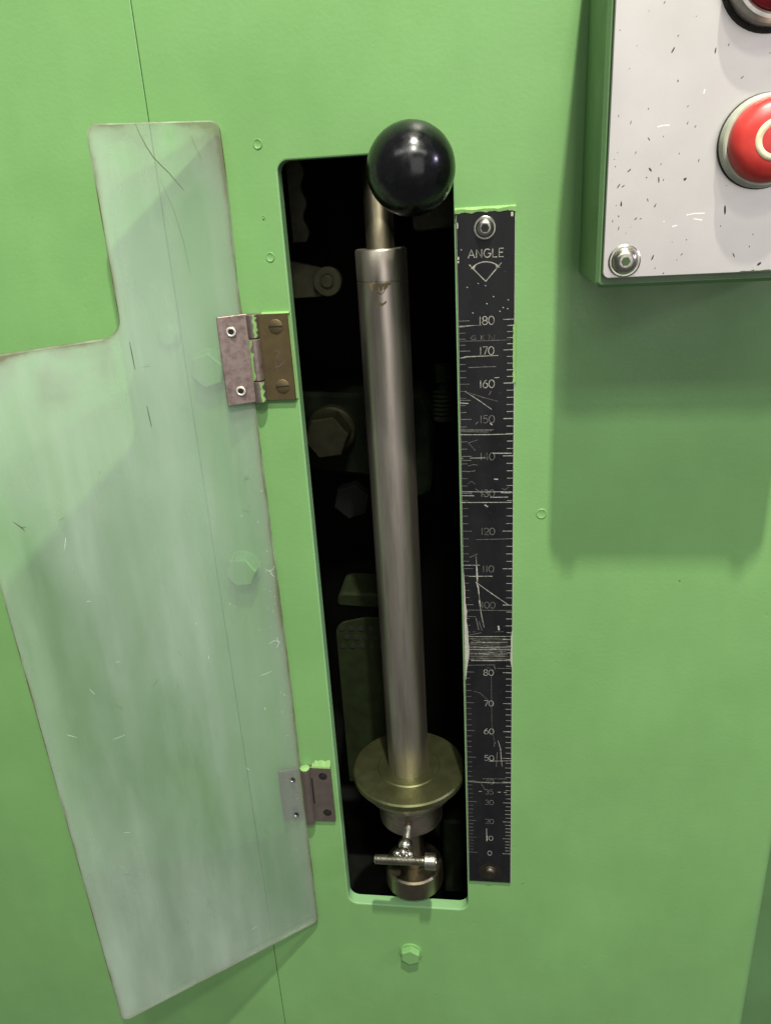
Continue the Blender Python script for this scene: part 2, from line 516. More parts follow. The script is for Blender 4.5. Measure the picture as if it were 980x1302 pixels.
# heads fixed to the panel
def hex_bolt(parent, x, z, af, h, a0=0.2, wash=True, mat='green', y=0.0, name='bolt', n=6, shared=None):
    g = G()
    if wash:
        g.lathe((x, y, z), (0, -1, 0), [(af * .66, 0), (af * .66, .9), (af * .62, 1.2), (0, 1.2)], 28)
    r = af / math.sqrt(3)
    pts = circle(x, z, r, n, a0)
    g.prism(pts, y - h, y, .9)
    return mesh(name, g, mat, parent, 25)
hex_bolt(panel, -65.2, -561.5, 14.5, 6.0, .45, True)
hex_bolt(panel, -163.2, -207.5, 19, 9, .1, True)
hex_bolt(panel, -167.5, -72.5, 19, 7, .3, True)
hex_bolt(panel, -190.5, -51.5, 11, 3.0, .3, True)
for x, z, r in ((-122.9, 49.5, 2.6), (-122.5, -9.4, 2.6), (33.5, -169.4, 3.3), (-124, 12, .8)):
    g = G(); g.lathe((x, 0, z), (0, -1, 0), [(r, 0), (r, .25), (r * .9, .5), (r * .78, .35), (r * .7, .25), (0, .3)], 24)
    mesh('plug', g, 'green', panel, 30)

# ------------------------------------------------------------------ parts inside the cavity
t = thing('latch_arm', 'dark steel latch arm with a round roller inside the slot', 'latch', (-126, 60, -28))
g = G(); g.prism(rnd_poly([(-150, -40), (-104, -39), (-101, -22), (-150, -10)], [1, 6, 6, 1]), 60, 66, .5)
mesh('arm', g, 'cavity_part', t)
g = G(); g.lathe((-101.5, 60, -29.2), (0, -1, 0), [(9.3, 0), (9.3, 5), (8.8, 5.6), (5.0, 5.6), (4.8, 5.0), (0, 5.0)], 36)
mesh('roller', g, 'cavity_part', t)
g = G(); g.lathe((-101.5, 55, -29.2), (0, -1, 0), [(3.9, 0), (3.9, 1.6), (3.4, 2.0), (0, 2.0)], 24)
mesh('pin', g, 'cavity_part', t)
g = G()
pts = [(-126, 60), (-116, 60)] + [(-116 + 1.6 * math.sin(k * .9), 60 - k * 2.6) for k in range(1, 26)] + [(-126, -5)]
g.prism(pts, 72, 76, .4)
tag(mesh('chain_strip', g, 'cavity_part', loc=(-120, 74, 28)), 'dim scalloped metal strip hanging inside the slot above the latch arm', 'strip')

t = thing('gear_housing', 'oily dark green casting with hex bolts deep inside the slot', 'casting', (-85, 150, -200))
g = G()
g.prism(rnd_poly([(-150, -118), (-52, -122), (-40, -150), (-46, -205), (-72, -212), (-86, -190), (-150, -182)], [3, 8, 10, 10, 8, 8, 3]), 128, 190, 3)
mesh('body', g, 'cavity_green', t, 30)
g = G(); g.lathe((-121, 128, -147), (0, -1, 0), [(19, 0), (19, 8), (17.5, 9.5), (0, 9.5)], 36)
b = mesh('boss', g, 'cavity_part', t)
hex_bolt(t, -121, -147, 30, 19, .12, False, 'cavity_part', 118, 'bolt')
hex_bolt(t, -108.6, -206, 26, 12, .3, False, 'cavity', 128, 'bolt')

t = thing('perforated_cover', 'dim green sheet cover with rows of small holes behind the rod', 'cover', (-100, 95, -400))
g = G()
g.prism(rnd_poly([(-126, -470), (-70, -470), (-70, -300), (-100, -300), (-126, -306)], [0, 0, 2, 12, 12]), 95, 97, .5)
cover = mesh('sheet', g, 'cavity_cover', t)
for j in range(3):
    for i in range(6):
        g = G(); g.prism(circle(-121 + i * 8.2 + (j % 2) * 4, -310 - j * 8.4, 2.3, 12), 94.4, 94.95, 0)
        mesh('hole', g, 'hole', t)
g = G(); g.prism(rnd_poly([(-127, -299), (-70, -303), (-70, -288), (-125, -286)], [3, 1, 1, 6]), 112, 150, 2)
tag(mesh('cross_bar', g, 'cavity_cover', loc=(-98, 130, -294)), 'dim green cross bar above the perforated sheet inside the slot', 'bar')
t = thing('grease_fitting', 'small dark ribbed fitting behind the slot edge near the angle scale', 'fitting', (-31, 90, -110))
g = G(); g.lathe((-31, 95, -133), (0, 0, 1), [(8, 0)] + [(8 if k % 2 else 6.8, k * 1.6) for k in range(1, 13)] + [(8, 21), (4, 22), (4, 27), (0, 27)], 20)
mesh('ribbed_body', g, 'cavity_green', t)
g = G(); g.lathe((-31, 95, -106), (0, 0, 1), [(5, 0), (6.5, 1), (6.5, 12), (5, 13), (0, 13)], 6)
mesh('nut', g, 'cavity_green', t)
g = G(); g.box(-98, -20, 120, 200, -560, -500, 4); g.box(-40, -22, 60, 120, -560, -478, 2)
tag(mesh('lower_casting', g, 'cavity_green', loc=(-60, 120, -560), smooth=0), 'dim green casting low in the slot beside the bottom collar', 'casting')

# ------------------------------------------------------------------ the rod with its stop flange
AX, AY = -61.6, 24.0
rod = thing('stop_rod', 'upright turned steel rod with a wide stop flange standing in the slot', 'rod', (AX, AY, -520))
g = G()
g.lathe((AX, AY, 0), (0, 0, 1), [(15.39, -394.3), (15.39, -27.3), (15.08, -27), (15.08, -26.7), (15.39, -26.4), (15.39, -9.8), (14.57, -8.8), (9.23, -8.8), (8.82, -10.1)], 64)
mesh('sleeve', g, 'sleeve', rod, 40)
g = G(); g.lathe((AX, AY, 0), (0, 0, 1), [(8.4, -574.8), (8.4, 97.1), (7.6, 98.1), (0, 98.1)], 40)
mesh('inner_rod', g, 'stub', rod, 40)
# oil stain run down from the joint of the sleeve
g = G()
def cyl(p):
    a = (p[0]) / 15.47
    return (AX + 15.47 * math.sin(a), AY - 15.47 * math.cos(a), p[2])
def blob(pts, n=3):
    vs = [cyl((x, 0, z)) for x, z in pts]
    c = cyl((sum(p[0] for p in pts) / len(pts), 0, sum(p[1] for p in pts) / len(pts)))
    g.add(vs + [c], [(i, (i + 1) % len(vs), len(vs)) for i in range(len(vs))])
for seg in ([(-6, -27.4), (-5.2, -31.2), (-3.6, -32.2), (-3.2, -36.8), (-2.0, -39.9), (.8, -40.6), (3.4, -39), (3.2, -38.4), (.9, -39.8), (-1.4, -38.7), (-2.2, -35.9), (-1.6, -32.8), (0.4, -34.2), (2.6, -32.8), (4.2, -29.6), (6.2, -28.5), (7.4, -27.4)],):
    n = len(seg); vs = []
    # thin film: fan per short span towards the joint line
    for i in range(n - 1):
        (xa, za), (xb, zb) = seg[i], seg[i + 1]
        w = .9
        if za > -31.8 or zb > -31.8:
            quad = [(xa, za), (xb, zb), (xb * .85, min(-27.4, zb + 2.4)), (xa * .85, min(-27.4, za + 2.4))]
        else:
            quad = [(xa, za), (xb, zb), (xb + .3, zb + w), (xa + .3, za + w)]
        g.add([cyl((x, 0, z)) for x, z in quad], [(0, 1, 2, 3)])
mesh('oil_stain', g, 'stain', rod, 0)
g = G(); N = 24
lowz = [-27.6 - (1.2 + 3.6 * abs(math.sin(i * .55 + .4)) * math.sin(math.pi * i / N)) for i in range(N + 1)]
for i in range(N):
    a, b = -6.4 + 13 * i / N, -6.4 + 13 * (i + 1) / N
    g.add([cyl((x, 0, z)) for x, z in ((a, -27.5), (b, -27.5), (b, lowz[i + 1]), (a, lowz[i]))], [(0, 1, 2, 3)])
mesh('oil_stain', g, 'stain', rod, 0)

g = G()
g.lathe((AX, AY, 0), (0, 0, 1), [(15.49, -388.9), (23.3, -388.9), (24.21, -389.7), (42.2, -389.7), (43.29, -390.9), (43.29, -394.6), (41.8, -396.2), (39.49, -396.6), (15.49, -396.6)], 80)
mesh('stop_flange', g, ['brass'], rod, 25)
g = G()
prof = [(10.26, -396.7), (39.4, -396.7), (38.9, -398.6), (37.54, -402), (34.88, -406.6), (31.29, -410.7), (27.7, -414), (25.64, -416.3), (24.82, -418.9), (24.82, -436.1), (23.8, -437.4), (10.26, -437.4)]
g.lathe((AX, AY, 0), (0, 0, 1), prof, 72)
hub = mesh('hub', g, 'hub', rod, 25)
g = G()
g.lathe((AX, AY, 0), (0, 0, 1), [(9.74, -486.6), (22.05, -486.6), (23.4, -488.0), (23.4, -504.5), (21, -507), (9.74, -507)], 64)
mesh('lower_collar', g, 'stub', rod, 30)
# tee screw clamping the hub: stud with a weld bead and a cap screw across it
clamp = thing('tee_screw', 'threaded stud with a cap screw welded across it, clamping the flange hub', 'screw', (AX, AY - 24, -429.2))
YS = -25.2
g = G()
prof = [(3.2, 0)]
y = 0.0
while y < 16:
    prof += [(3.2, y + .25), (2.75, y + .6)]; y += .85
prof += [(3.2, 17), (0, 17)]
g.lathe((AX, AY - 21, -428.6), (0, -1, -.03), prof, 20)
mesh('stud', g, 'bright', clamp, 30)
g = G()
g.lathe((AX - .8, -13.4, -429.4), (0, -1, -.25), [(0, -2), (4.5, -1), (5.2, 1.5), (4.9, 4), (3.4, 6.5), (0, 7.2)], 20)
mesh('ball_nut', g, 'bright', clamp, 50)
g = G(); rw = random.Random(3)
for cx, cy, cz, rr in ((-67.7, -22.7, -431.4, 3.2), (-63.1, -22.2, -430.6, 4.0), (-58.5, -22.8, -431.5, 3.1), (-65.3, -23.7, -432.2, 2.7), (-60.8, -23.4, -432.2, 2.8)):
    g.lathe((cx, cy, cz), (.2, -1, .5), [(0, -rr)] + [(rr * math.sin(R(a)) * (1 + rw.uniform(-.08, .08)), -rr * math.cos(R(a))) for a in range(20, 170, 18)] + [(0, rr)], 12)
mesh('weld_bead', g, 'bright', clamp, 60)
g = G(); prof = [(0, 0), (2.6, 0), (3.1, .6)]
x = .6
while x < 36:
    prof += [(3.65, x + .30), (3.65, x + .42), (3.05, x + .75)]; x += 1.0
prof += [(3.5, 37.2), (3.5, 37.8)]
g.lathe((-84.6, YS, -435.3), (1, 0, 0.012), prof + [(0, 37.8)], 24)
cs = mesh('cap_screw', g, 'bright', clamp, 28)
g = G()
g.lathe((-46.9, YS, -434.9), (1, 0, 0.012), [(0, 0), (5.6, 0), (5.9, .3), (5.9, 7.3), (5.3, 8), (3, 8), (2.9, 4.5), (0, 4.5)], 32)
mesh('screw_head', g, 'bright', cs, 30)

# ------------------------------------------------------------------ ball knob lever
knob = thing('ball_knob', 'glossy black ball knob on a dark shaft at the top of the slot', 'knob', (-37, -33, 30.8))
g = G()
n = 40
g.lathe((-36.9, -33, 30.8), (0.05, -1, .08), [(0, -22.4)] + [(22.4 * math.sin(math.pi * k / n), -22.4 * math.cos(math.pi * k / n)) for k in range(1, n)] + [(0, 22.4)], 72)
mesh('ball', g, 'ball', knob, 60)
g = G(); g.lathe((-36.9, -16, 30.8), (0.02, 1, -.06), [(9.5, 0), (9.5, 9), (7, 12), (7, 120), (0, 120)], 32)
mesh('shaft', g, 'dark_steel', knob, 40)
g = G(); g.prism(rnd_poly([(-48, -3), (-18, -1), (-18, 48), (-48, 46)], 4), 84, 120, 1)
mesh('pivot_block', g, 'cavity_part', knob, 30)
SCR=[(0.45,1,[(-16.3,-52.2),(-11.6,-52.2),(-7.0,-52.0)]),
(0.3,0,[(-7.0,-52.0),(-2.6,-52.1)]),
(0.32,0,[(-15.8,-60.7),(-1.2,-60.9),(13.7,-60.9)]),
(0.3,0,[(-6.0,-57.9),(-7.7,-57.9),(-8.9,-58.9),(-8.0,-60.1),(-6.0,-60.0),(-6.0,-59.0),(-7.1,-58.9)]),
(0.3,0,[(-2.9,-57.7),(-2.9,-60.3)]),
(0.3,0,[(-1.1,-57.8),(-2.8,-59.0),(-1.0,-60.3)]),
(0.3,0,[(1.4,-60.5),(1.8,-57.8),(4.5,-61.0),(4.8,-57.7)]),
(0.55,1,[(-14.8,-70.5),(-11.9,-69.8),(6.8,-69.6)]),
(0.35,0,[(-10.4,-76.1),(5.6,-76.0)]),
(0.4,1,[(4.4,-82.6),(7.5,-82.5)]),
(0.3,0,[(-12.6,-90.3),(-2.1,-94.1),(6.6,-96.7)]),
(0.4,1,[(-12.6,-90.3),(-4.6,-95.8),(3.0,-101.5)]),
(0.5,1,[(-15.9,-97.1),(-10.8,-97.6)]),
(0.4,0,[(-15.6,-95.6),(-9.4,-95.7)]),
(0.3,0,[(-15.9,-113.4),(4.3,-114.0)]),
(0.3,0,[(-15.6,-114.1),(3.0,-114.6)]),
(0.3,0,[(-15.3,-114.8),(1.0,-115.4)]),
(0.5,1,[(-16.1,-116.8),(-0.3,-117.0),(15.3,-116.9)]),
(0.4,0,[(-5.2,-120.1),(-11.1,-122.0),(-7.0,-126.9)]),
(0.3,0,[(-6.7,-110.5),(-5.1,-108.9)]),
(0.6,1,[(2.0,-110.0),(3.3,-111.1)]),
(0.3,0,[(1.5,-92.7),(2.6,-90.5)]),
(0.55,1,[(3.6,-128.8),(15.0,-129.0)]),
(0.4,1,[(-10.3,-131.7),(-1.0,-131.7)]),
(0.5,1,[(-15.9,-131.8),(-14.6,-131.8)]),
(0.35,0,[(-11.7,-136.8),(-8.3,-135.9),(-5.7,-136.2)]),
(0.35,0,[(-12.1,-140.5),(-7.1,-139.9)]),
(0.35,0,[(-15.6,-133.1),(-9.6,-133.2)]),
(0.5,1,[(-16.0,-153.5),(-0.5,-153.9),(15.1,-153.8)]),
(0.5,1,[(8.5,-154.4),(15.2,-154.4)]),
(0.4,1,[(-16.0,-156.2),(-7.9,-156.4)]),
(0.45,1,[(1.8,-157.5),(12.8,-157.4)]),
(0.45,1,[(-16.1,-160.8),(15.2,-160.9)]),
(0.8,1,[(-1.6,-162.5),(0.4,-163.8)]),
(0.35,0,[(-7.3,-186.2),(3.4,-186.0),(15.3,-185.7)]),
(0.35,0,[(-11.6,-198.8),(-6.3,-196.4)]),
(0.4,1,[(-16.2,-204.4),(-5.0,-204.3)]),
(0.5,1,[(-12.0,-212.4),(3.0,-212.2)]),
(0.5,0,[(-7.4,-198.0),(-7.1,-204.6)]),
(1.1,1,[(-7.1,-204.6),(-6.9,-209.6),(-6.7,-216.4)]),
(0.7,1,[(4.2,-145.5),(6.7,-145.6)]),
(0.3,0,[(-11.9,-148.5),(-9.5,-146.7),(-7.2,-148.9)]),
(0.3,0,[(8.8,-151.6),(10.8,-152.5),(13.1,-151.0)]),
(0.3,0,[(-10.6,-153.5),(-10.3,-156.1),(-8.6,-155.7)]),
(0.3,0,[(-7.2,-151.8),(-1.2,-156.2)]),
(0.9,1,[(-7.4,-216.5),(-6.2,-220.5),(-5.8,-225.3)]),
(0.45,1,[(-5.8,-225.3),(-4.6,-239.1),(-2.6,-250.6)]),
(1.0,1,[(-5.6,-230.1),(-4.9,-234.6)]),
(0.4,0,[(-7.9,-243.2),(-6.2,-252.3)]),
(0.4,0,[(-6.0,-245.7),(-4.0,-252.7)]),
(0.55,1,[(-7.8,-216.5),(1.9,-224.4),(13.1,-233.0)]),
(0.35,0,[(-14.6,-237.3),(15.3,-237.3)]),
(0.3,0,[(-13.6,-242.1),(-7.9,-242.2)]),
(0.35,0,[(-13.5,-256.6),(-4.4,-254.4)]),
(1.1,1,[(6.8,-249.0),(7.2,-252.3)]),
(0.3,0,[(-13.9,-280.2),(4.6,-279.5)]),
(0.3,0,[(6.0,-282.2),(15.5,-282.1)]),
(0.25,0,[(-10.4,-301.1),(-5.9,-302.5),(-0.4,-308.2)]),
(0.2,0,[(2.0,-289.0),(2.2,-327.8)]),
(0.4,0,[(6.8,-264.7),(8.9,-269.8),(10.4,-273.2)]),
(0.35,0,[(3.8,-280.2),(4.9,-283.2)]),
(0.25,0,[(2.2,-328.0),(3.1,-338.2),(4.5,-345.1)]),
(0.4,0,[(3.6,-347.7),(4.3,-344.2)]),
(0.5,1,[(6.4,-342.1),(8.3,-349.6),(8.7,-357.7),(9.4,-365.1)]),
(0.35,0,[(5.9,-352.6),(5.2,-365.6)]),
(0.35,1,[(-0.3,-360.8),(15.8,-359.7)]),
(0.4,0,[(-4.7,-376.8),(13.0,-376.1)]),
(0.5,1,[(-15.3,-380.0),(0.6,-380.2),(16.4,-379.7)]),
(0.3,0,[(-6.1,-380.6),(-2.8,-387.2)]),
(0.5,1,[(-2.1,-423.6),(-2.0,-435.9)]),
(0.5,1,[(-13.9,-257.5),(-0.4,-257.4),(15.7,-256.9)]),
(0.35,0,[(-11.2,-258.8),(-0.5,-258.8),(11.9,-258.4)]),
(0.3,0,[(-11.4,-260.0),(-0.5,-259.9),(12.5,-259.6)]),
(0.4,1,[(-11.7,-261.9),(-0.5,-261.9),(13.0,-261.4)]),
(0.3,0,[(-11.9,-262.5),(-0.5,-262.5),(13.5,-262.0)]),
(0.3,0,[(-12.1,-264.0),(-0.5,-263.9),(14.0,-263.6)]),
(0.55,1,[(-12.4,-265.8),(-0.5,-265.7),(15.8,-265.1)]),
(0.3,0,[(-12.6,-266.6),(-0.5,-266.5),(15.0,-266.0)]),
(0.6,1,[(-12.9,-267.7),(-0.5,-267.6),(15.8,-267.2)]),
(0.3,0,[(-13.1,-268.9),(-0.5,-268.8),(11.7,-268.3)]),
(0.35,0,[(-13.3,-270.3),(-0.5,-270.1),(12.2,-269.7)]),
(0.4,1,[(-13.6,-271.1),(-0.5,-271.0),(12.7,-270.6)]),
(0.3,0,[(-13.8,-272.2),(-0.5,-272.0),(13.2,-271.5)]),
(0.4,0,[(-14.0,-273.4),(-0.5,-273.2),(13.7,-272.7)]),
(0.3,0,[(-11.3,-274.5),(-0.5,-274.4),(14.2,-274.0)]),
(0.65,1,[(-11.6,-276.1),(-0.6,-276.0),(15.9,-275.4)]),
(0.4,0,[(-11.8,-276.6),(-0.6,-276.5),(15.3,-276.0)])]
# ------------------------------------------------------------------ angle scale
scale = thing('angle_scale', 'scratched black engraved angle scale strip screwed beside the slot', 'scale', (0, 0, -477))
g = G()
g.prism([(-16, -477), (16.2, -477), (16.2, 9.6), (-16, 9.6)], -2.0, -.02, .35, 0, 1)
mesh('plate', g, ['scale_black', 'bare'], scale, 0)
ZT = {180: -49.3, 170: -66.5, 160: -85.9, 150: -107.3, 140: -130.6, 130: -154.6, 120: -180.4, 110: -206.8, 100: -233.3, 90: -259.3,
      80: -285.6, 70: -310.8, 60: -334.5, 50: -357.8, 40: -379.2, 30: -398.3, 20: -416.3, 10: -432.6, 0: -447.4}
YM = -2.04
def ztick(a):
    lo = int(a // 10) * 10
    hi = min(180, lo + 10)
    if lo == hi: return ZT[lo]
    k = (a - lo) / 10
    return ZT[lo] + (ZT[hi] - ZT[lo]) * k
gr = G(); gl = G()
rt_ = random.Random(11)
for a in range(0, 181, 2):
    z = ztick(a)
    big = a % 10 == 0
    w = .46 if big else .38
    l = (6.0 if big else 3.9) * rt_.uniform(.94, 1.04)
    gr.ribbon([(15.7 - l, z), (15.7, z)], w * rt_.uniform(.8, 1.15), YM)
    l = (6.2 if big else 3.7) * rt_.uniform(.92, 1.06)
    gl.ribbon([(-15.6, z), (-15.6 + l, z)], w * rt_.uniform(.6, .95), YM)
for x0 in (-7.5, 6.2, 10.6): gr.ribbon([(x0, -388.6), (x0 + 2.2, -388.6)], .5, YM)
tag(mesh('graduation_mark', gr, 'mark', scale, 0), kind='stuff')
tag(mesh('graduation_mark', gl, 'mark_dim', scale, 0), kind='stuff')

def arc(cx, cy, rx, ry, a0, a1, n=14):
    return [(cx + rx * math.cos(R(a0 + (a1 - a0) * k / n)), cy + ry * math.sin(R(a0 + (a1 - a0) * k / n))) for k in range(n + 1)]
GL = {  # single-stroke engraved characters in a 1-high box: (advance, strokes)
 '0': (.82, [arc(.36, .5, .34, .5, 90, 450, 26)]),
 '1': (.46, [[(.2, 0), (.2, 1)]]),
 '2': (.76, [arc(.32, .70, .30, .30, 160, -35, 12) + [(.03, 0), (.64, 0)]]),
 '3': (.74, [arc(.29, .75, .27, .25, 150, -85, 12), arc(.30, .26, .30, .26, 88, -150, 14)]),
 '4': (.80, [[(.52, 0), (.52, 1), (.02, .28), (.70, .28)]]),
 '5': (.76, [[(.56, 1), (.12, 1), (.07, .56)] + arc(.30, .33, .30, .33, 125, -145, 14)]),
 '6': (.78, [arc(.33, .32, .30, .32, 0, 360, 22), [(.05, .40), (.14, .66), (.30, .88), (.50, 1)]]),
 '7': (.70, [[(.02, 1), (.60, 1), (.22, 0)]]),
 '8': (.76, [arc(.32, .75, .25, .25, 0, 360, 20), arc(.32, .25, .30, .25, 0, 360, 20)]),
 'A': (.98, [[(0, 0), (.40, 1), (.80, 0)], [(.16, .34), (.64, .34)]]),
 'N': (.98, [[(.06, 0), (.06, 1), (.72, 0), (.72, 1)]]),
 'G': (1.02, [arc(.44, .5, .42, .5, 45, 345, 22) + [(.85, .47), (.50, .47)]]),
 'L': (.80, [[(.08, 1), (.08, 0), (.62, 0)]]),
 'E': (.72, [[(.62, 1), (.08, 1), (.08, 0), (.64, 0)], [(.08, .53), (.54, .53)]]),
}
def text(g, s, cx, cz, h, w, y=YM):
    W = sum(GL[c][0] for c in s) - .12
    x = cx - W * h / 2
    for c in s:
        adv, st = GL[c]
        for k, p in enumerate(st):
            g.ribbon([(x + px * h, cz + (py - .5) * h) for px, py in p], w, y - .006 * k)
        x += adv * h
    return g
for a in list(ZT) + [35]:
    if a == 90: continue
    z = ZT.get(a, -388.6)
    s = '%d' % a
    mt = 'mark' if a in (180, 170, 160, 80, 70, 60, 50, 10, 0) else 'mark_dim'
    g = text(G(), s, .1 + (.9 if len(s) < 3 else 0) * 0, z - .2, 4.6 if a > 40 else 4.3, .42 if mt == 'mark' else .38)
    mesh('number', g, mt, scale, 0)
x = -9.9
for c, mt in (('A', 'mark_dim'), ('N', 'mark_dim'), ('G', 'mark'), ('L', 'mark'), ('E', 'mark')):
    g = text(G(), c, x + GL[c][0] * 2.2, -13.0, 4.4, .5)
    mesh('letter', g, 'mark', scale, 0)
    x += GL[c][0] * 4.4
g = G()
g.ribbon([(-9.2, -18.6), (-.1, -28.0)], .5, YM); g.ribbon([(-.1, -28.0), (8.6, -18.4)], .5, YM - .006)
g.ribbon(arc(-.2, -29.5, 11.4, 12.0, 130, 50, 16), .55, YM - .012)
for sx, xx in ((1, -7.6), (-1, 7.2)):
    g.add([(xx - sx * 1.0, YM - .018, -21.0), (xx + sx * 1.9, YM - .018, -19.1), (xx + sx * 1.6, YM - .018, -20.6)], [(0, 1, 2)])
mesh('angle_symbol', g, 'mark', scale, 0)
gb, gd = G(), G()
for k, (w, b, pts) in enumerate(SCR):
    (gb if b else gd).ribbon(pts, w, YM - .02 - .0005 * k, taper=len(pts) > 2)
rs_ = random.Random(31)
for k in range(46):
    x, z = rs_.uniform(-13.5, 11), rs_.gauss(-268, 6)
    l, sl = rs_.uniform(1.5, 9), rs_.gauss(0, .05)
    (gb if k % 4 == 0 else gd).ribbon([(x, z), (x + l / 2, z + sl * l), (min(15.5, x + l), z + sl * l * 1.6)], rs_.uniform(.12, .5), YM - .062 - .0003 * k, taper=True)
for x, z in [(-10.4, -30.8), (-4.3, -29.0), (4.2, -36.5), (.5, -40.2), (9.6, -42.7), (7.8, -44.7), (12.1, -43.4), (-7.5, -45.0), (-13.4, -10.6), (12.4, -38.6), (-.2, -30.3)]:
    gb.ribbon([(x - .25, z + .3), (x + .05, z), (x + .3, z - .25)], .5, YM - .07)
tag(mesh('scratch', gb, 'mark', scale, 0), kind='stuff')
tag(mesh('scratch', gd, 'mark_dim', scale, 0), kind='stuff')
# bare metal rubbed out along the left edge, chips at the corners
g = G()
L = [(-206, 0), (-222, .9), (-232, 1.0), (-238, 1.9), (-246, 1.5), (-252, 2.3), (-262, 2.6), (-268, 3.0), (-273, 2.7), (-278, 2.0), (-284, 1.1), (-292, .3)]
vs = [(-15.66, YM - .09, z) for z, w in L] + [(-15.66 + w, YM - .09, z) for z, w in L]
n = len(L)
g.add(vs, [(i, i + 1, n + i + 1, n + i) for i in range(n - 1)])
mesh('worn_patch', g, 'bare', scale, 0)
g = G()
L = [(-252, 0), (-258, .8), (-266, .7), (-272, 1.1), (-277, .9), (-282, 0)]
n = len(L)
vs = [(15.84, YM - .09, z) for z, w in L] + [(15.84 - w, YM - .09, z) for z, w in L]
g.add(vs, [(i, i + 1, n + i + 1, n + i) for i in range(n - 1)])
mesh('worn_patch', g, 'bare', scale, 0)
g = G()
for x, z, w, h in ((-15.2, -15, .8, 1.6), (-15.3, -17, .9, 1), (14.2, 6.5, 1.2, 2.2), (-15.3, 2, .6, 3)):
    g.ribbon([(x, z + h / 2), (x + .2, z), (x, z - h / 2)], w, YM - .08)
tag(mesh('edge_chip', g, 'bare', scale, 0), kind='stuff')
# thick green paint run over the top edge and down the right edge
g = G(); rp = random.Random(5)
X = [-16.6 + i * 1.1 for i in range(31)]
RJ = [.25 * math.sin(i * .5) + rp.uniform(-.12, .12) + (.35 if i > 22 else 0) for i in range(31)]
RL = [8.75 - .4 * rp.random() - .5 * math.sin(i * .45 + 1) ** 4 for i in range(31)]
for i in range(30):
    a, b = X[i], X[i + 1]
    za, zb = RL[i], RL[i + 1]
    g.add([(a, -2.25, za), (b, -2.25, zb), (b, -2.5, 9.9 + RJ[i + 1]), (a, -2.5, 9.9 + RJ[i]), (b, -1.6, 10.4 + RJ[i + 1] * .7), (a, -1.6, 10.4 + RJ[i] * .7), (b, -.02, 11.2), (a, -.02, 11.2)],
          [(0, 1, 2, 3), (3, 2, 4, 5), (5, 4, 6, 7)])
mesh('paint_run', g, 'green_fresh', scale, 0)
g = G()
Z = [-52 - i * 2.4 for i in range(15)]
for i in range(14):
    a, b = Z[i], Z[i + 1]
    w0, w1 = [.35 + .5 * abs(math.sin(j * 1.7)) for j in (i, i + 1)]
    g.add([(15.9 - w0, -2.12, a), (15.9 - w1, -2.12, b), (16.6, -2.2, b), (16.6, -2.2, a), (17.0, -.02, b), (17.0, -.02, a)], [(0, 1, 2, 3), (3, 2, 4, 5)])
mesh('paint_run', g, 'green_fresh', scale, 0)

def socket_button(x, y, z, r, h, parent, mat, n=36, name='screw', rs=None, washer=True, dirty=None):
    g = G()
    rs = rs or r * .42
    if washer:
        g.lathe((x, y, z), (0, -1, 0), [(r * 1.22, 0), (r * 1.22, .5), (r * 1.12, .9), (r, .9)], n)
    g.lathe((x, y - .6, z), (0, -1, 0), [(r, 0), (r, .4), (r * .93, h * .5), (r * .75, h * .85), (r * .55, h), (rs, h), (rs * .98, h - .25)], n)
    o = mesh(name, g, mat, parent, 30)
    g = G()
    g.lathe((x, y - .6, z), (0, -1, 0), [(rs * .99, h - .1), (rs * .85, h - 1.3), (0, h - 1.4)], 6)
    mesh('socket', g, dirty or 'hole', o, 10)
    return o
socket_button(-.3, -2, 0.2, 5.1, 3.2, scale, 'steel', rs=2.4)
socket_button(.2, -2, -466.5, 4.8, 2.4, scale, 'dark_steel', rs=2.1)
g = G(); g.lathe((.2, -2, -466.3), (0, -1, 0), [(8.6, 0.05), (7.5, .12), (5.9, .35), (0, .4)], 28)
mesh('grime_ring', g, 'dark_steel', scale, 40)

# ------------------------------------------------------------------ hinged guard
PHI = R(24)
HX, HY = -139.0, -4.0
guard = thing('clear_guard', 'hazy scratched clear plastic guard swung open on two hinges', 'guard', (HX, HY, -529), rz=PHI)
ZB = -529.0
def lg(s_, y, z): return (-s_, y, z - ZB)
out = [(2.6, 62), (71.3, 62), (71.8, -46.2), (168, -51.5), (163, -573.8), (.6, -529), (-.2, -300), (1.4, -100), (3.2, -20), (2.2, 36)]
rad = [5.5, 6, 11, 8, 5.5, 5.5, 0, 0, 0, 0]
pts = rnd_poly([(-a, b - ZB) for a, b in out], rad, 8)
if area2(pts) < 0: pts = pts[::-1]
N = len(pts)
loops = [[(x, 0, z) for x, z in offset(pts, 4.8)], [(x, 0, z) for x, z in offset(pts, .7)], [(x, .7, z) for x, z in pts], [(x, 3.5, z) for x, z in pts]]
g = G()
vs = [p for l in loops for p in l]
g.add(vs, [tuple(range(N)), tuple(range(4 * N - 1, 3 * N - 1, -1))] + [(i, N + i, N + (i + 1) % N, (i + 1) % N) for i in range(N)], 0)
g.add(vs, [(k * N + i, (k + 1) * N + i, (k + 1) * N + (i + 1) % N, k * N + (i + 1) % N) for k in (1, 2) for i in range(N)], 1)
sheet = mesh('sheet', g, ['guard', 'guard_edge'], guard, 0, local=True)
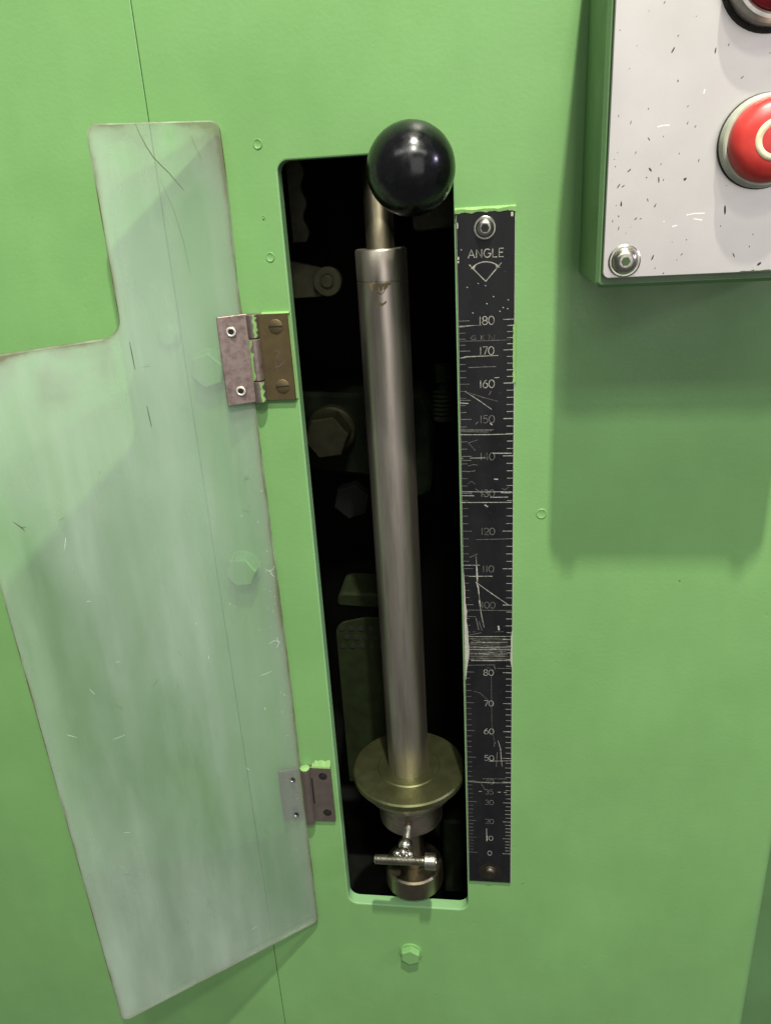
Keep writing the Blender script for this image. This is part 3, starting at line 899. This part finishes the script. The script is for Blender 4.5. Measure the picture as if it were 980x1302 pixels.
# how near the dirty rim each vertex of the front lies
at = sheet.data.attributes.new('edge_dirt', 'FLOAT', 'POINT')
rim = {(round(x, 3), round(z, 3)) for x, y, z in loops[1] + loops[2]}
for i, v in enumerate(sheet.data.vertices):
    at.data[i].value = 1.0 if (round(v.co.x / MM, 3), round(v.co.z / MM, 3)) in rim and v.co.y < .002 else 0.0
def marks(name, lists, w, mat, y=-.03, taper=True):
    g = G()
    for k, l in enumerate(lists):
        g.ribbon([(-a, b - ZB) for a, b in l], w, y - .004 * k, taper=taper)
    return mesh(name, g, mat, guard, 0, local=True)
def jig(a, b, n, amp, rr):
    return [(a[0] + (b[0] - a[0]) * k / n + rr.uniform(-amp, amp), a[1] + (b[1] - a[1]) * k / n) for k in range(n + 1)]
marks('crack', [[(46.3, 61.5), (44.6, 56), (42.4, 50.5), (39.7, 45.2), (36.2, 41), (32.8, 37.2), (29.4, 32.6), (25.9, 27.8)]], .45, 'scratch_dark')
for l in ([(18.5, 55.1), (16.6, 48.2), (14.4, 43)], [(38, 35), (33, 18), (30.4, 3), (29, -15)]):
    marks('scratch', [l], .15, 'scratch_dark')
for l in ([(68.1, -49.7), (67.9, -56.5), (67.7, -65.5)], [(64.7, -87.3), (64.4, -94), (64.1, -100.3)], [(150.5, -146.6), (148, -149.6), (145.6, -153.1)], [(147.2, -150), (146.2, -151.2), (144.6, -150.6)]):
    marks('scratch', [l], .5, 'scratch_dark')
rg = random.Random(21)
L = []
for k in range(26):
    a, z = rg.uniform(4, 150), rg.uniform(-500, -60)
    an = rg.uniform(0, math.pi); l = rg.uniform(1.5, 7)
    L.append([(a + l * k2 / 3 * math.cos(an), z + l * k2 / 3 * math.sin(an) + rg.uniform(-.3, .3)) for k2 in range(4)])
tag(marks('fine_scratch', L, .16, 'scratch_dark'), kind='stuff')
L = []
for a, z in [(57.2, -235.2), (33.6, -225.5), (5.9, -237.4), (8.8, -249), (7.4, -302.6), (8, -319.2), (10.3, -447.8), (3, -452), (16.9, -249.1), (30.3, -228), (5.1, -192.2), (18.3, -164.8), (13, -446), (6, -200), (4, -232), (3, -268)] + [(rg.uniform(1, 12), rg.uniform(-480, -120)) for _ in range(16)]:
    l = rg.uniform(.3, 1.0)
    L.append([(a, z), (a + l * .5, z - l * .5), (a + l, z - l * rg.uniform(.2, 1.2))])
for p in ([(8, -205), (6, -207), (3, -206.5), (1.5, -204)], [(5, -207), (4.2, -210), (2.5, -212)], [(12, -262), (8, -260), (4, -262)], [(6, -258), (5, -263), (7, -266)]):
    L.append(p)
for k in range(12):
    a, z = rg.uniform(10, 155), rg.uniform(-540, -100)
    an = rg.uniform(-.4, 2.0); l = rg.uniform(2, 9)
    L.append([(a + l * q / 3 * math.cos(an), z + l * q / 3 * math.sin(an)) for q in range(4)])
tag(marks('pale_scratch', L, .20, 'speck_white'), kind='stuff')

# hinges ------------------------------------------------------------
def leafxf(p):                       # guard frame -> world mm
    x, y, z = p
    return (HX + x * math.cos(PHI) - y * math.sin(PHI), HY + x * math.sin(PHI) + y * math.cos(PHI), z)
def screw_slot(x, y, z, r, mat, parent, ang=.0):
    g = G()
    g.lathe((x, y, z), (0, -1, 0), [(r, -.1), (r, .25), (r * .92, .45), (0, .55)], 28)
    o = mesh('slotted_screw', g, mat, parent, 30)
    g = G(); c, s_ = math.cos(ang), math.sin(ang)
    w = .42; l = r * .96
    pts = [(x + c * a - s_ * b, z + s_ * a + c * b) for a, b in ((-l, -w), (l, -w), (l, w), (-l, w))]
    g.prism(pts, y - .62, y - .5, 0)
    mesh('slot', g, 'hole', o, 0)
    return o
up_h = thing('butt_hinge', 'worn butt hinge with brown right leaf and pinkish riveted left leaf', 'hinge', (-136.5, -3.6, -93))
g = G(); g.prism(rnd_poly([(-133.6, -92.6), (-115.2, -92.6), (-115.2, -40.6), (-133.6, -40.6)], [0, 1, 1, 0], 3), -2.6, -.05, .3)
tag(mesh('leaf', g, 'brown_hinge', up_h, 30), 'brown leaf screwed to the green panel with slotted screws')
g = G(); g.prism(rnd_poly([(-18.2, -92.9), (-.6, -92.3), (-.6, -39.9), (-18.2, -40.4)], [1, 0, 0, 1], 3), -2.2, -.05, .3, xf=leafxf)
tag(mesh('leaf', g, 'pink_hinge', up_h, 30), 'pinkish leaf riveted over the clear guard')
KX, KY, KR = -136.6, -4.0, 3.7
for z0, z1, mt, hh in ((-40.4, -54.2, 'grey_hinge', 0), (-54.6, -79.6, 'pink_hinge', 1), (-80.0, -93.0, 'grey_hinge', 0)):
    g = G()
    g.lathe((KX, KY, z1), (0, 0, 1), [(KR - .5, 0), (KR, .4), (KR, z0 - z1 - .4), (KR - .5, z0 - z1)], 28)
    k = mesh('knuckle', g, mt, up_h, 40)
    # green paint left on the barrel
    g = G(); rk = random.Random(int(-z0)); m = 9
    a0, a1 = (R(-50), R(-12)) if hh else (R(22), R(58))
    zs = [z0 - .5 - (z0 - z1 - 1) * i / m for i in range(m + 1)]
    ea = [a0 + rk.uniform(-.12, .12) for _ in zs]; eb = [a1 + rk.uniform(-.4, .25) for _ in zs]
    for i in range(m):
        for q in range(5):
            def pt(j, f):
                a = ea[j] + (eb[j] - ea[j]) * f
                return (KX + (KR + .06) * math.sin(a), KY - (KR + .06) * math.cos(a), zs[j])
            g.add([pt(i, q / 5), pt(i, (q + 1) / 5), pt(i + 1, (q + 1) / 5), pt(i + 1, q / 5)], [(0, 1, 2, 3)])
    mesh('paint_patch', g, 'green_fresh', k, 60)
screw_slot(-123.0, -2.6, -48.2, 4.3, 'brown_hinge', up_h, 0.0)
screw_slot(-122.6, -2.6, -84.0, 4.3, 'brown_hinge', up_h, 0.05)
for s_, z in ((11.0, -49.3), (9.6, -84.6)):
    c = leafxf((-s_, -2.2, z)); ax = (math.sin(PHI), -math.cos(PHI), 0)
    g = G(); g.lathe(c, ax, [(3.7, 0), (3.7, .25), (3.3, .5), (0, .5)], 24)
    o = mesh('rivet', g, 'dark_steel', up_h, 30)
    g = G(); g.lathe(c, ax, [(3.3, .5), (3.1, 1.1), (2.4, 1.4), (1.75, 1.0), (1.7, .6)], 24)
    mesh('eyelet', g, 'eyelet', o, 40)
    g = G(); g.lathe(c, ax, [(1.72, .75), (0, .8)], 16)
    mesh('rivet_hole', g, 'hole', o, 0)
# scribbled scratch on the brown leaf
for q, (p, w) in enumerate(([[(-126, -63), (-123.2, -62), (-122.6, -65), (-125, -66.5), (-122, -67.5)], .35], [[(-127.5, -73), (-123, -71.5), (-119.5, -68.5)], .35], [[(-125.5, -69), (-125, -72), (-124.6, -74.5)], .3])):
    g = G(); g.ribbon(p, w, -2.66 - .02 * q, taper=True)
    mesh('scratch', g, 'pink_hinge', up_h, 0)
# paint ridge above and beside the brown leaf
g = G(); rk = random.Random(9)
for i in range(14):
    a, b = -131 + i * 1.2, -131 + (i + 1) * 1.2
    g.add([(a, -2.7, -40.8), (b, -2.7, -40.8), (b, -2.1, -40.3), (a, -2.1, -40.3), (b, -.02, -39.9), (a, -.02, -39.9)], [(0, 1, 2, 3), (3, 2, 4, 5)])
g.add([(-115.1, -2.3, -40), (-114.0, -.3, -40), (-114.0, -.3, -92), (-115.1, -1.6, -92)], [(0, 1, 2, 3)])
mesh('paint_run', g, 'green_fresh', up_h, 0)

lo_h = thing('butt_hinge', 'dull grey steel hinge with empty screw holes low on the guard', 'hinge', (-136, -3.6, -424))
g = G(); g.prism(rnd_poly([(-133.4, -423.6), (-117.2, -423.6), (-117.2, -372.2), (-133.4, -372.2)], [0, 1, 1, 0], 3), -2.4, -.05, .3)
tag(mesh('leaf', g, 'grey_hinge', lo_h, 30), 'grey leaf fixed to the green panel')
g = G(); g.prism(rnd_poly([(-17.0, -420.5), (-2.4, -423), (-2.4, -374.6), (-17.0, -373.4)], [1, 0, 0, 1], 3), 3.6, 4.8, .2, xf=leafxf)
tag(mesh('leaf', g, 'grey_hinge', lo_h, 30), 'grey leaf seen through the clear guard')
g = G(); g.lathe((-136.2, -3.9, -423.6), (0, 0, 1), [(3.1, 0), (3.5, .4), (3.5, 51), (3.1, 51.4)], 28)
mesh('knuckle', g, 'grey_hinge', lo_h, 40)
g = G(); g.lathe((-136.2, -3.9, -372.2), (0, 0, 1), [(3.6, -.2), (3.6, .6), (2.4, 1.2), (0, 1.2)], 20)
mesh('paint_cap', g, 'green_fresh', lo_h, 40)
g = G(); g.prism([(-132.7, -406.6), (-131.5, -406.6), (-131.5, -382.4), (-132.7, -382.4)], -2.5, -2.42)
mesh('slit', g, 'hole', lo_h, 0)
for x, z in ((-123.5, -380.4), (-122.8, -415.0)):
    g = G(); g.lathe((x, -2.4, z), (0, -1, 0), [(3.2, -.1), (3.2, .12), (2.6, .12), (2.3, .02), (0, .02)], 24)
    o = mesh('screw_hole', g, 'dark_steel', lo_h, 30)
    g = G(); g.lathe((x + .2, -2.4, z), (0, -1, 0), [(2.1, .06), (1.2, .3), (0, .34)], 16)
    mesh('screw', g, 'hole', o, 30)
for s_, z in ((7.6, -380.3), (8.0, -413.3)):
    c = leafxf((-s_, 0, z)); ax = (math.sin(PHI), -math.cos(PHI), 0)
    g = G(); g.lathe(c, ax, [(2.6, -.1), (2.6, .2), (1.9, .4), (1.6, .1), (0, .1)], 20)
    o = mesh('rivet', g, 'steel', lo_h, 30)
    g = G(); g.lathe(c, ax, [(1.6, .14), (0, .18)], 14)
    mesh('rivet_hole', g, 'hole', o, 0)
g = G(); rk = random.Random(4)
X = [-131 + i * 1.15 for i in range(13)]
for i in range(12):
    a, b = X[i], X[i + 1]
    ha, hb = [4.6 + .6 * math.sin(j * 1.3) - (2.6 if j < 2 else 0) for j in (i, i + 1)]
    g.add([(a, -2.6, -372.8), (b, -2.6, -372.8), (b, -2.3, -371.4), (a, -2.3, -371.4), (b, -.05, -372.2 + hb), (a, -.05, -372.2 + ha)], [(0, 1, 2, 3), (3, 2, 4, 5)])
mesh('paint_run', g, 'green_fresh', lo_h, 0)

# ------------------------------------------------------------------ push-button box
BX0, BX1, BZ0, BZ1, BD = 51.0, 167.0, -27.0, 150.0, 70.0
box = thing('control_box', 'green push-button box with a chipped off-white lid, mounted right of the scale', 'control box', (109, 0, -27))
g = G()
bo = rnd_poly([(BX0, BZ0), (BX1, BZ0), (BX1, BZ1), (BX0, BZ1)], 3.2, 6)
g.prism(bo, -BD, -.05, 1.6)
mesh('body', g, 'green_box_recess', box, 30)
lo = rnd_poly([(BX0 + 2.6, BZ0 + 4.6), (BX1 - 3.2, BZ0 + 4.6), (BX1 - 3.2, BZ1 - 4), (BX0 + 2.6, BZ1 - 4)], 3.0, 6)
g = G(); g.prism(offset(lo, 1.0), -BD - 1.2, -BD - .02, 0)
mesh('gasket', g, 'rubber', box, 0)
g = G(); g.prism(lo, -BD - 3.2, -BD - 1.25, .35, 0, 0)
lid = mesh('lid', g, 'lid', box, 30)
LY = -BD - 3.2
for x, z in ((BX0 + 12, -15.0), (BX1 - 12, -15.0)):
    socket_button(x, LY, z, 5.9, 3.6, lid, 'bright', name='lid_screw', rs=2.1, dirty='green_dim')
# lid chips and pale scratches
gd, gw = G(), G()
rc = random.Random(13)
CH = [(73.0,85.1,.44),(67.1,82.8,.33),(79.4,73,.44),(77.8,67.9,.77),(60.7,62.4,.33),(69.4,46.8,.44),(85.5,46.6,.44),(86,40.3,.44),(62.4,41.9,.44),(70.4,35,.55),(76.4,35.6,.44),(83.5,28.5,.6),(76.2,24.7,.44),(71.8,22.7,.88),(65.2,29.9,.44),(70.5,19.7,.66),(91.9,25.2,.55),(56.8,24.9,.44),(63,23,.77),(58.7,16.9,.66),(75.7,18.4,.66),(77.7,18.3,.55),(86.9,18.2,1.2),(60.2,9.3,.77),(74.9,8,.66),(71.6,10.4,.44),(59.4,4.3,.66),(66.9,2.9,.55),(56.9,2.4,.55),(59.7,-.8,.55),(103.6,-2,.44),(110.6,-14.7,.55),(88,-13.3,.44),(75.4,-14,.77),(104.8,4.4,1.1),(117.9,-6.3,.44),(63,-3,.33),(65,-.6,.33),(121.9,-19,1.1),(80.7,-21.2,.66),(89.6,-7.1,.44),(116.9,-11.4,.55),(58.1,8.9,.44),(60.8,16.8,.55),(69,2.8,.44),(56.3,27.8,.33),(57.5,30.4,.33),(80.7,56.5,.55),(94.8,66.5,.7),(99.8,68.3,.44),(63.1,70.6,.33),(55.9,76.8,.44),(86,79.4,.33),(106.4,56,.44),(104.5,14.5,.33),(83.4,-7.7,.33),(86.1,-15.6,.44),(76.8,-18.8,.55)]
for i, (x, z, s_) in enumerate(CH):
    n = 7; an = rc.uniform(.6, 2.2); st = rc.uniform(.9, 3.2) if s_ > .4 else 1.2
    pts = []
    for k in range(n):
        a = 2 * math.pi * k / n; r = s_ * .68 * rc.uniform(.6, 1.2)
        px, pz = r * math.cos(a) * st, r * math.sin(a) * .7
        pts.append((x + px * math.cos(an) - pz * math.sin(an), LY - .02, z + px * math.sin(an) + pz * math.cos(an)))
    gd.add(pts, [tuple(range(n))])
tag(mesh('paint_chip', gd, 'chip', box, 0), kind='stuff')
for p in ([(73.6, 39.5), (76, 40), (78.6, 39.9)], [(88.7, 3.3), (92, 3.8), (96.4, 3.7)], [(91.9, 1.6), (95.6, .9)], [(83, -1.2), (85, -.8)], [(91.8, 52.6), (91.6, 51)], [(79, 1.3), (79.4, .9)]):
    gw.ribbon(p, .4, LY - .03)
tag(mesh('pale_scratch', gw, 'chip_light', box, 0), kind='stuff')
g = G()
X = [114 + i * 1.5 for i in range(18)]
for i in range(17):
    h = [.2 + 1.0 * max(0, math.sin(j * 1.9)) * rc.random() for j in (i, i + 1)]
    g.add([(X[i], LY - .015, BZ0 + 4.95), (X[i + 1], LY - .015, BZ0 + 4.95), (X[i + 1], LY - .015, BZ0 + 5.0 + h[1]), (X[i], LY - .015, BZ0 + 5.0 + h[0])], [(0, 1, 2, 3)])
mesh('edge_chip', g, 'green_dim', box, 0)

# mushroom stop button with a cream ring, and the dark red button above it
EX, EZ = 117.6, 31.0
stop = thing('stop_button', 'red mushroom stop button with a cream ring on its face', 'button', (EX, LY, EZ))
g = G(); g.lathe((EX, LY, EZ), (0, -1, 0), [(18.8, .02), (18.8, .9), (18.3, 1.4), (0, 1.4)], 48)
mesh('gasket', g, 'rubber', stop)
g = G(); g.lathe((EX, LY, EZ), (0, -1, 0), [(18.4, 1.5), (18.4, 3.0), (17.9, 6.4), (17.2, 7.0), (15, 7.0)], 56)
mesh('collar', g, 'collar', stop, 30)
g = G()
g.lathe((EX, LY - 5.8, EZ), (0, -1, 0), [(15.9, 0), (16.3, .6), (16.3, 3.5), (15.9, 5.7), (14.8, 7.8), (12.6, 9.4), (9, 10.6), (4, 11.1), (0, 11.2)], 64)
cap = mesh('cap', g, 'red', stop, 60)
g = G()
g.lathe((EX, LY - 5.8, EZ), (0, -1, 0), [(8.1, 10.7), (8.0, 10.92), (6.1, 11.12), (5.9, 10.95)], 48)
mesh('ring', g, 'cream', cap, 60)
start = thing('push_button', 'dark red push button in a steel bezel above the stop button', 'button', (115, LY, 92))
bxx, bzz = 115.0, 92.0
g = G(); g.lathe((bxx, LY, bzz), (0, -1, 0), [(21.0, .02), (20.8, .8), (19, 1.2), (0, 1.2)], 48)
mesh('gasket', g, 'rubber', start)
g = G(); g.lathe((bxx, LY, bzz), (0, -1, 0), [(18.6, 1.2), (19.2, 2), (19.2, 7), (18.8, 9), (17.6, 10.6), (16.2, 10.8), (15.2, 9.8), (15, 8)], 56)
mesh('bezel', g, 'steel', start, 30)
g = G(); g.lathe((bxx, LY, bzz), (0, -1, 0), [(14.9, 7), (14.8, 9.2), (13.6, 10.4), (8, 11.2), (0, 11.4)], 48)
mesh('lens', g, 'dark_red', start, 50)
